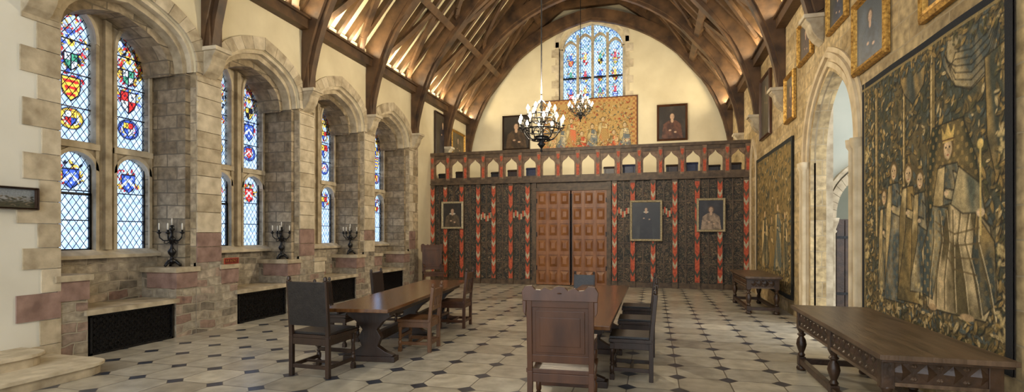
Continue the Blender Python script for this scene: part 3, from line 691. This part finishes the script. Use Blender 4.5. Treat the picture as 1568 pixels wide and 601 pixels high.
def tapestry(name,img,w,h,pos,rot,amp=.012):
    p=MB();f=lambda u,v:(-w/2+w*u,-.03+amp*math.sin(u*w*5)*(1.3-v),-h/2+h*v)
    p.grid(img,f,woven);p.box(-w/2,w/2,-.01,0,h/2-.03,h/2,oak_d);p.box(-w/2+.01,w/2-.01,-.012,-.004,-h/2,h/2,leather)
    return p.build(name,0,pos,rot)
tapestry('figure_tapestry',tap_big(),3.08,3.18,(XR-.01,6.57,2.14),RW)
tapestry('verdure_tapestry',tap_far(),3.85,3.4,(XR-.01,13.72,2.02),RW)
tapestry('armorial_tapestry',tap_gable(),3.80,2.20,(-2.47,YB-.02,5.98),0)
def rp(nm,img,y0,y1,z0,z1,fr=gold,fw=.08): painting(nm,img,y1-y0,z1-z0,(XR-.01,(y0+y1)/2,(z0+z1)/2),RW,fr,fw)
rp('portrait_painting',portrait(31,(.05,.08,.12),(.05,.07,.09),asp=1.0),7.31,8.42,3.92,4.95,gold,.11)
rp('portrait_painting',portrait(32,(.05,.06,.10),(.03,.035,.035),asp=1.2),8.68,9.55,4.92,5.7)
rp('portrait_painting',portrait(33,(.10,.05,.03),(.05,.035,.02),asp=1.2),10.42,11.32,4.95,5.75)
rp('portrait_painting',portrait(34,(.08,.05,.05),(.06,.05,.03),asp=.8),11.62,12.38,4.05,5.05)
rp('portrait_painting',portrait(35,(.09,.07,.03),(.04,.03,.02),full=True,asp=.9),13.85,15.05,4.15,5.75,oak_m,.07)
rp('portrait_painting',portrait(36,(.09,.07,.03)),5.58,6.5,3.93,4.95,gold,.14)
painting('landscape_engraving',portrait(37,(0,0,0),(.2,.2,.2),land=True),.55,.28,(XL+.02,4.45,2.13),LW,oak_s,.03)
painting('portrait_painting',portrait(38,(.05,.04,.05),(.04,.03,.02),full=True,asp=.8),1.45,1.75,(XL+.02,17.75,5.2),LW,oak_d,.06)
painting('portrait_painting',portrait(39,(.12,.08,.04),(.08,.06,.03),asp=1.3),1.45,.98,(XL+.02,19.3,5.25),LW,gold,.1)
def bp(nm,img,x0,x1,z0,z1,y,fr=gold,fw=.07): painting(nm,img,x1-x0,z1-z0,((x0+x1)/2,y,(z0+z1)/2),0,fr,fw)
bp('portrait_painting',portrait(41,(.14,.10,.06),(.03,.025,.02),ruff=True),-7.07,-6.27,1.86,2.80,YS-.11,silver)
bp('portrait_painting',portrait(42,(.02,.018,.02),(.02,.02,.02),full=True,ruff=True),-.70,.28,1.46,2.74,YS-.11,silver)
bp('portrait_painting',portrait(43,(.42,.30,.20),(.02,.018,.02),hair=(.1,.05,.02)),1.28,2.10,1.75,2.77,YS-.11,silver)
bp('portrait_painting',portrait(44,(.10,.06,.03),(.02,.015,.01)),-6.02,-4.85,5.15,6.57,YB-.02,oak_d,.06)
bp('portrait_painting',portrait(45,(.15,.06,.03),(.03,.022,.014),full=False,asp=.85),.14,1.26,5.24,6.63,YB-.02,oak_m,.08)
# ---------------------------------------------------------------- furniture
TURN=[(.036,0),(.036,.05),(.022,.07),(.034,.12),(.036,.3),(.02,.36),(.038,.42),(.02,.47),(.034,.55),(.026,.8),(.036,.88),(.036,1)]
def leg(mb,x,y,h,mat,s=1,z0=0): 
    mb.box(x-.026*s,x+.026*s,y-.026*s,y+.026*s,z0,z0+.14*h,mat)
    mb.lathe([(r*s*.8,h*(.14+t*.7)) for r,t in TURN],(x,y,z0),mat,10)
    mb.box(x-.026*s,x+.026*s,y-.026*s,y+.026*s,z0+.84*h,z0+h,mat)
def chair(name,loc,rot,w=.5,d=.46,seat=.46,h=1.1,mat=oak_m,seatm=None,style='panel',arms=False,crest=False):
    c=MB();hw=w/2;seatm=seatm or mat;rk=.05
    for sx in(-1,1):
        x=sx*(hw-.025)
        c.beam((x,0,0),(x,0,seat),.05,.05,mat,up=(0,1,0));c.beam((x,0,seat),(x,-rk,h),.048,.045,mat,up=(0,1,0))
        leg(c,x,d,seat-.03 if not arms else .68,mat,1.0)
        c.box(x-.015,x+.015,0,d,.10,.145,mat);c.box(x-.015,x+.015,0,d,seat-.10,seat-.02,mat)
        if arms:
            pts=[(x,-.03,.74),(x,.12,.73),(x,.3,.70),(x,d+.02,.70),(x,d+.06,.68)]
            for i in range(4): c.beam(pts[i],pts[i+1],.055,.035,mat)
        if not arms: c.lathe([(.0,0),(.028,.01),(.02,.05),(.0,.06)],(x,-rk,h),mat,8)
    for y_ in(0,d): c.box(-hw+.03,hw-.03,y_-.015,y_+.015,.19 if y_ else .1,.24 if y_ else .145,mat);c.box(-hw+.03,hw-.03,y_-.015,y_+.015,seat-.10,seat-.02,mat)
    c.box(-hw+.02,hw-.02,d*.5-.015,d*.5+.015,.11,.14,mat)
    c.box(-hw-.01,hw+.01,-.01,d+.035,seat-.02,seat+.02,mat)
    if seatm!=mat: c.box(-hw+.01,hw-.01,.02,d+.03,seat+.02,seat+.05,seatm)
    yb=lambda z:-rk*(z-seat)/(h-seat)
    def slat(z0,z1,x0,x1,th,m_): c.add([(x,yb(z)+dy,z) for dy in(-th/2,th/2) for z in(z0,z1) for x in(x0,x1)],[(0,1,3,2),(4,6,7,5),(0,4,5,1),(2,3,7,6),(0,2,6,4),(1,5,7,3)],m_)
    if style=='panel':
        slat(seat+.08,seat+.15,-hw+.04,hw-.04,.035,mat);slat(h-.12,h-.01,-hw+.04,hw-.04,.035,mat);slat(seat+.13,h-.1,-hw+.04,hw-.04,.015,seatm)
        slat(seat+.17,h-.15,-hw+.08,hw-.08,.03,seatm)
        slat(seat+.23,h-.21,-hw+.12,hw-.12,.04,mat if seatm==mat else seatm)
    elif style=='leather':
        slat(seat+.13,h-.01,-hw+.02,hw-.02,.05,seatm)
    else:
        slat(h-.15,h-.03,-hw+.04,hw-.04,.03,mat);slat(seat+.14,seat+.20,-hw+.04,hw-.04,.03,mat)
        nb=3
        for i in range(nb): 
            x=-hw+w*(i+1)/(nb+1);slat(seat+.2,h-.14,x-.03,x+.03,.018,mat)
    if crest:
        P=[(-hw-.03,h-.06),(-hw-.04,h+.02),(-hw-.01,h+.07),(-hw+.05,h+.075),(-hw+.085,h+.04),(-hw+.13,h+.035),(-hw*.45,h+.06),(-hw*.25,h+.035),(-.05,h+.06),(0,h+.075)]
        P=P+[(-p[0],p[1]) for p in P[::-1]][1:]
        c.prism(P,'y',-rk-.03,-rk+.02,mat)
        c.lathe([(.0,0),(.03,.01),(.0,.02)],(0,-rk-.02,h+.0),mat,8)
        for sx in(-1,1): c.prism([(sx*(hw),h-.06),(sx*(hw+.035),h-.06),(sx*(hw+.03),h-.16),(sx*(hw+.005),h-.2)],'y',-rk-.02,-rk+.015,mat)
    return c.build(name,.004,loc,rot)
chair('carved_armchair',(-.80,4.60,0),math.radians(3),.60,.48,.46,1.16,oak_m,None,'panel',True,True)
chair('leather_chair',(-3.92,5.30,0),math.radians(-2),.56,.50,.48,1.14,oak_d,leather,'leather')
chair('dining_chair',(-3.10,7.05,0),math.radians(96),.47,.44,.45,.93,oak_l,None,'slat')
chair('dining_chair',(-3.28,8.95,0),math.radians(94),.48,.44,.46,1.02,oak_m,None,'slat')
chair('leather_dining_chair',(-4.90,7.0,0),math.radians(-86),.46,.44,.46,.95,oak_d,leather,'leather')
chair('leather_dining_chair',(-5.0,8.8,0),math.radians(-86),.46,.44,.46,.98,oak_d,leather,'leather')
chair('leather_dining_chair',(-.02,6.35,0),math.radians(90),.48,.44,.46,1.0,oak_d,leather,'leather')
chair('leather_dining_chair',(.0,7.6,0),math.radians(90),.48,.44,.46,1.0,oak_d,leather,'leather')
chair('leather_dining_chair',(-.02,8.9,0),math.radians(90),.48,.44,.46,.98,oak_d,leather,'leather')
chair('leather_dining_chair',(-1.30,10.15,0),math.radians(176),.42,.44,.46,.90,oak_d,leather,'leather')
chair('carved_wall_armchair',(-6.75,15.2,0),math.radians(-150),.62,.50,.48,1.30,oak_m,None,'panel',True,True)
def trestle(name,cx,cy,length,width,rot,top=.76):
    t=MB();hl=length/2;hw=width/2
    t.box(-hw,hw,-hl,hl,top-.045,top,oak_t)
    t.box(-hw+.08,-hw+.11,-hl+.25,hl-.25,top-.12,top-.045,oak_d);t.box(hw-.11,hw-.08,-hl+.25,hl-.25,top-.12,top-.045,oak_d)
    for y in(-hl+.5,0,hl-.5):
        P=[(-.30,0),(-.33,.09),(-.22,.13),(-.11,.20),(-.16,.32),(-.10,.42),(-.18,.52),(-.30,.60),(-.33,.66),(-.33,top-.045)]
        P=P+[(-p[0],p[1]) for p in P[::-1]];t.prism(P,'y',y-.05,y+.05,oak_d)
        t.box(-.36,.36,y-.08,y+.08,0,.07,oak_d)
    t.box(-.05,.05,-hl+.5,hl-.5,.22,.34,oak_d)
    t.build(name,.006,(cx,cy,0),rot)
trestle('refectory_table',-3.82,7.75,4.1,.88,math.radians(6.5))
trestle('refectory_table',-.84,7.45,4.25,.84,0)
def sidetable(name,cx,cy,length,width,top,rot=0,nl=3):
    t=MB();hl=length/2;hw=width/2
    t.box(-hw,hw,-hl,hl,top-.04,top,oak_o);t.box(-hw+.02,hw-.02,-hl+.02,hl-.02,top-.06,top-.04,oak_s)
    ox=.06;oy=.12;ab=top-.24;at_=top-.06;am=(ab+at_)/2
    for sx in(-1,1): t.box(min(sx*(hw-ox),sx*(hw-ox-.03)),max(sx*(hw-ox),sx*(hw-ox-.03)),-hl+oy,hl-oy,ab,at_,oak_s);t.box(min(sx*(hw-ox+.012),sx*(hw-ox-.03)),max(sx*(hw-ox+.012),sx*(hw-ox-.03)),-hl+oy,hl-oy,ab-.02,ab+.01,oak_o)
    for sy in(-1,1): t.box(-hw+ox,hw-ox,min(sy*(hl-oy),sy*(hl-oy-.03)),max(sy*(hl-oy),sy*(hl-oy-.03)),ab,at_,oak_s);t.box(-hw+ox,hw-ox,min(sy*(hl-oy+.012),sy*(hl-oy-.03)),max(sy*(hl-oy+.012),sy*(hl-oy-.03)),ab-.02,ab+.01,oak_o)
    def loz(P,n_):
        t.add([P(-.065,0,0),P(0,-.068,0),P(.065,0,0),P(0,.068,0),P(0,0,.022)],[(0,1,4),(1,2,4),(2,3,4),(3,0,4)],oak_s)
        for q in((-.075,.05),(.075,.05),(-.075,-.05),(.075,-.05)):
            t.add([P(q[0]-.018,q[1],0),P(q[0],q[1]-.02,0),P(q[0]+.018,q[1],0),P(q[0],q[1]+.02,0),P(q[0],q[1],.018)],[(0,1,4),(1,2,4),(2,3,4),(3,0,4)],oak_o)
    n=int(length/.155)
    for i in range(n):
        y=-hl+oy+.12+(length-2*oy-.24)*i/(n-1)
        for sx in(-1,1): loz(lambda a,b,c_,y=y,sx=sx:(sx*(hw-ox+c_),y+a,am+b),0)
    for i in range(4):
        x=-hw+ox+.12+(width-2*ox-.24)*i/3
        for sy in(-1,1): loz(lambda a,b,c_,x=x,sy=sy:(x+a,sy*(hl-oy+c_),am+b),0)
    for iy in range(nl):
        y=(-hl+oy+.03)+(length-2*oy-.06)*iy/(nl-1)
        for sx in(-1,1):
            x=sx*(hw-ox-.03)
            t.lathe([(.05,.0),(.06,.03),(.045,.06)],(x,y,0),oak_s,10);t.box(x-.042,x+.042,y-.042,y+.042,.06,.17,oak_s)
            H=top-.05-.17-.19
            t.lathe([(.03,.17),(.045,.19),(.028,.22),(.045,.17+H*.25),(.06,.17+H*.4),(.05,.17+H*.55),(.028,.17+H*.66),(.05,.17+H*.72),(.028,.17+H*.78),(.05,.17+H*.9),(.035,.17+H)],(x,y,0),oak_s,14)
            t.box(x-.045,x+.045,y-.045,y+.045,ab-.04,at_,oak_s)
    for sx in(-1,1): t.box(sx*(hw-ox-.03)-.03,sx*(hw-ox-.03)+.03,-hl+oy,hl-oy,.08,.15,oak_s)
    for sy in(-1,1): t.box(-hw+ox,hw-ox,sy*(hl-oy-.03)-.03,sy*(hl-oy-.03)+.03,.08,.15,oak_s)
    t.build(name,.004,(cx,cy,0),rot)
sidetable('carved_side_table',2.10,5.9,2.85,.86,.79,math.radians(-1),3)
sidetable('oak_side_table',2.22,12.85,2.2,.72,.80,0,2)
# ---------------------------------------------------------------- candelabra & chandeliers
for b0 in bays[:3]:
    c=MB()
    for k in range(3):
        a=k*2.094+.5;c.tube([(0,0,.1),(.06*math.cos(a),.06*math.sin(a),.09),(.10*math.cos(a),.10*math.sin(a),.05),(.13*math.cos(a),.13*math.sin(a),.012)],[.03,.03,.024,.02],black)
    c.lathe([(.02,.04),(.06,.07),(.07,.1),(.03,.13),(.02,.17),(.055,.22),(.065,.26),(.03,.31),(.018,.36),(.03,.40),(.05,.44),(.055,.47),(.03,.50),(.018,.53),(.02,.60),(.04,.62),(.045,.64),(.01,.66),(.02,.68)],(0,0,0),black)
    for k in range(5):
        a=k*1.2566+.2;ca,sa=math.cos(a),math.sin(a)
        pts=[(ca*r,sa*r,z) for r,z in((.015,.50),(.06,.44),(.12,.44),(.17,.49),(.18,.56))];c.tube(pts,.011,black)
        c.tube([(ca*r,sa*r,z) for r,z in((.03,.42),(.07,.39),(.11,.40),(.10,.43))],.008,black)
        c.lathe([(.012,.55),(.036,.57),(.036,.58),(.014,.585),(.016,.62)],(ca*.18,sa*.18,0),black,10)
        c.lathe([(.011,.61),(.011,.72),(.003,.735)],(ca*.18,sa*.18,0),wax,8)
    c.lathe([(.03,.67),(.032,.69),(.014,.70)],(0,0,0),black,10);c.lathe([(.011,.70),(.011,.80),(.003,.815)],(0,0,0),wax,8)
    c.build('candelabra',0,(-7.79,b0+1.93,1.142))
def chandelier(loc,s,ztop):
    c=MB()
    c.tube([(0,0,.62*s),(0,0,ztop-loc[2])],.014,black,6)
    c.lathe([(.0,-.60),(.03,-.57),(.012,-.52),(.05,-.47),(.09,-.42),(.04,-.37),(.14,-.30),(.17,-.26),(.05,-.22),(.03,0),(.05,.08),(.03,.14),(.02,.3),(.05,.36),(.02,.42),(.03,.5),(.01,.62)],(0,0,0),black)
    def torus(r,z,t=.016): c.tube([(r*math.cos(a*math.pi/12),r*math.sin(a*math.pi/12),z) for a in range(25)],t,black,6)
    torus(.40,-.12);torus(.40,.0,.01);torus(.26,.2);torus(.26,.10,.01);torus(.20,-.33,.013)
    for k in range(10):
        a=k*math.pi/5;ca,sa=math.cos(a),math.sin(a)
        c.tube([(ca*r,sa*r,z) for r,z in((.04,-.26),(.15,-.34),(.28,-.30),(.36,-.2),(.40,-.12))],.012,black,6)
        c.tube([(ca*r,sa*r,z) for r,z in((.40,-.12),(.44,-.14),(.47,-.10),(.47,-.05))],.010,black,6)
        c.lathe([(.01,-.06),(.035,-.04),(.035,-.03),(.012,-.025)],(ca*.47,sa*.47,0),black,8);c.lathe([(.013,-.03),(.013,.06)],(ca*.47,sa*.47,0),wax,8)
        c.lathe([(.004,.06),(.034,.09),(.030,.12),(.0,.185)],(ca*.47,sa*.47,0),bulb,8)
        c.beam((ca*.4,sa*.4,-.12),(ca*.4,sa*.4,.09),.015,.03,black,up=(ca,sa,0))
        for q in(-.13,.13): c.tube([(.4*math.cos(a),.4*math.sin(a),.0),(.4*math.cos(a+q),.4*math.sin(a+q),.03),(.4*math.cos(a+q),.4*math.sin(a+q),.06)],.007,black,5)
    for k in range(6):
        a=k*math.pi/3+.3;ca,sa=math.cos(a),math.sin(a)
        c.tube([(ca*r,sa*r,z) for r,z in((.03,.05),(.12,.02),(.22,.08),(.26,.2))],.011,black,6)
        c.tube([(ca*r,sa*r,z) for r,z in((.26,.2),(.24,.34),(.12,.44),(.02,.52))],.008,black,6)
        c.lathe([(.01,.2),(.033,.22),(.033,.23),(.012,.235)],(ca*.29,sa*.29,0),black,8);c.lathe([(.012,.23),(.012,.31)],(ca*.29,sa*.29,0),wax,8)
        c.lathe([(.004,.31),(.034,.34),(.030,.37),(.0,.435)],(ca*.29,sa*.29,0),bulb,8)
        A=arch(-.09,.09,-.10,.02,4,(.5,.3,.8))
        for i in range(8):
            p,q=A[i],A[i+1]
            c.tube([(ca*.2-sa*p[0],sa*.2+ca*p[0],p[1]-.1),(ca*.2-sa*q[0],sa*.2+ca*q[0],q[1]-.1)],.01,black,5)
    for i,v in enumerate(c.v): c.v[i]=(v[0]*s,v[1]*s,v[2]*s if v[2]<.7 else v[2])
    return c.build('chandelier',0,loc)
chandelier((XC,11.1,4.08),1.02,12.5)
chandelier((XC,17.4,5.95),.85,12.5)
# ---------------------------------------------------------------- steps, chests, sign
s_=MB();
def rstep(x,y,r,z0,z1):
    P=[(XL,-2.5),(x,-2.5),(x,y-r)]+[(x-r+r*math.cos(t*math.pi/12),y-r+r*math.sin(t*math.pi/12)) for t in range(7)]+[(XL,y)]
    s_.prism(P,'z',z0,z1-.04,st_a);P2=[(a+(.03 if a>XL else 0),b+.03) for a,b in P];s_.prism(P2,'z',z1-.04,z1,st_b)
rstep(-6.45,4.88,.25,0,.15);rstep(-6.95,4.55,.25,.15,.30);s_.build('stone_steps',.008)
navy=mat_noise('leather_navy',(.01,.015,.05),(.02,.03,.09),.4,0,14,.3)
for i,x in enumerate((-7.15,-6.5,-5.85,-5.2,-4.6,-3.95,-3.2,-1.35,-.75,-.1,.6,1.15,1.8,2.4)):
    if i in(2,6,9): continue
    c=MB();h=.34+.05*(i%3);lm=[leather,oak_d,navy][i%3];c.box(-.2,.2,-.15,.15,.0,h,lm);c.prism([(-.16,h),(.16,h),(.14,h+.05),(.07,h+.08),(-.07,h+.08),(-.14,h+.05)],'x',-.21,.21,lm)
    for q in(-.15,.13): c.box(q,q+.02,-.165,.165,.0,h+.02,black)
    c.build('leather_chest',.004,(x,YS+.40,3.42))
sg=MB();sg.box(-.01,.0,-.17,.17,-.055,.055,redp);sg.box(0,.006,-.155,.155,-.045,.045,mat_noise('sign_maroon',(.12,.015,.01),(.16,.02,.015),.4))
for k,x in enumerate((-.12,-.08,-.02,.02,.06,.1)): sg.box(.006,.009,x-.012,x-.006,-.025,.025,gold);sg.box(.006,.009,x-.012,x+.012,-.003+.02*(k%2),.004+.02*(k%2),gold)
sg.build('hall_sign',0,(XL+.06,7.82,1.20))
# ---------------------------------------------------------------- lights
def area(name,loc,d,sx,sy,p,col):
    l=bpy.data.lights.new(name,'AREA');l.shape='RECTANGLE';l.size=sx;l.size_y=sy;l.energy=p;l.color=col
    o=bpy.data.objects.new(name,l);sc.collection.objects.link(o);z=-Vector(d).normalized();y=Vector((0,1,0)) if abs(z.y)<.9 else Vector((0,0,1))
    x=y.cross(z).normalized();y=z.cross(x);M=Matrix((x,y,z)).transposed().to_4x4();M.translation=loc;o.matrix_world=M;return o
def point(name,loc,p,col,r=.05):
    l=bpy.data.lights.new(name,'POINT');l.energy=p;l.color=col;l.shadow_soft_size=r
    o=bpy.data.objects.new(name,l);sc.collection.objects.link(o);o.location=loc
warm=(1,.83,.54)
for y in(3.4,6.05,8.7,11.35,14.0,16.7,19.3):
    for sgn,xw in((1,XL),(-1,XR)):
        area('cornice_uplight',(xw+sgn*.2,y,ZP+.10),(sgn*.55,0,1),.1,2.0,46,warm)
point('chandelier_light',(XC,11.1,4.75),400,(1,.86,.64),.08)
point('chandelier_light',(XC,17.4,6.5),120,(1,.86,.64),.08)
area('gallery_fill_light',(XC,17.6,3.5),(0,.45,1),8,.3,105,(1,.89,.68))  # unseen warm fill added behind the gallery rail to brighten the gable
w=bpy.data.worlds.new('sky');sc.world=w;w.use_nodes=True;bg=w.node_tree.nodes['Background'];bg.inputs[0].default_value=(.92,.96,1,1);bg.inputs[1].default_value=1.8
cam=bpy.data.cameras.new('camera');cam.sensor_width=36;cam.lens=18.25;cam.shift_y=.0367
co=bpy.data.objects.new('camera',cam);sc.collection.objects.link(co);co.location=(0,0,1.7);co.rotation_euler=(math.pi/2,0,math.radians(15.2));sc.camera=co
sc.view_settings.view_transform='Standard'
sc.view_settings.look='None'
sc.view_settings.exposure=.55
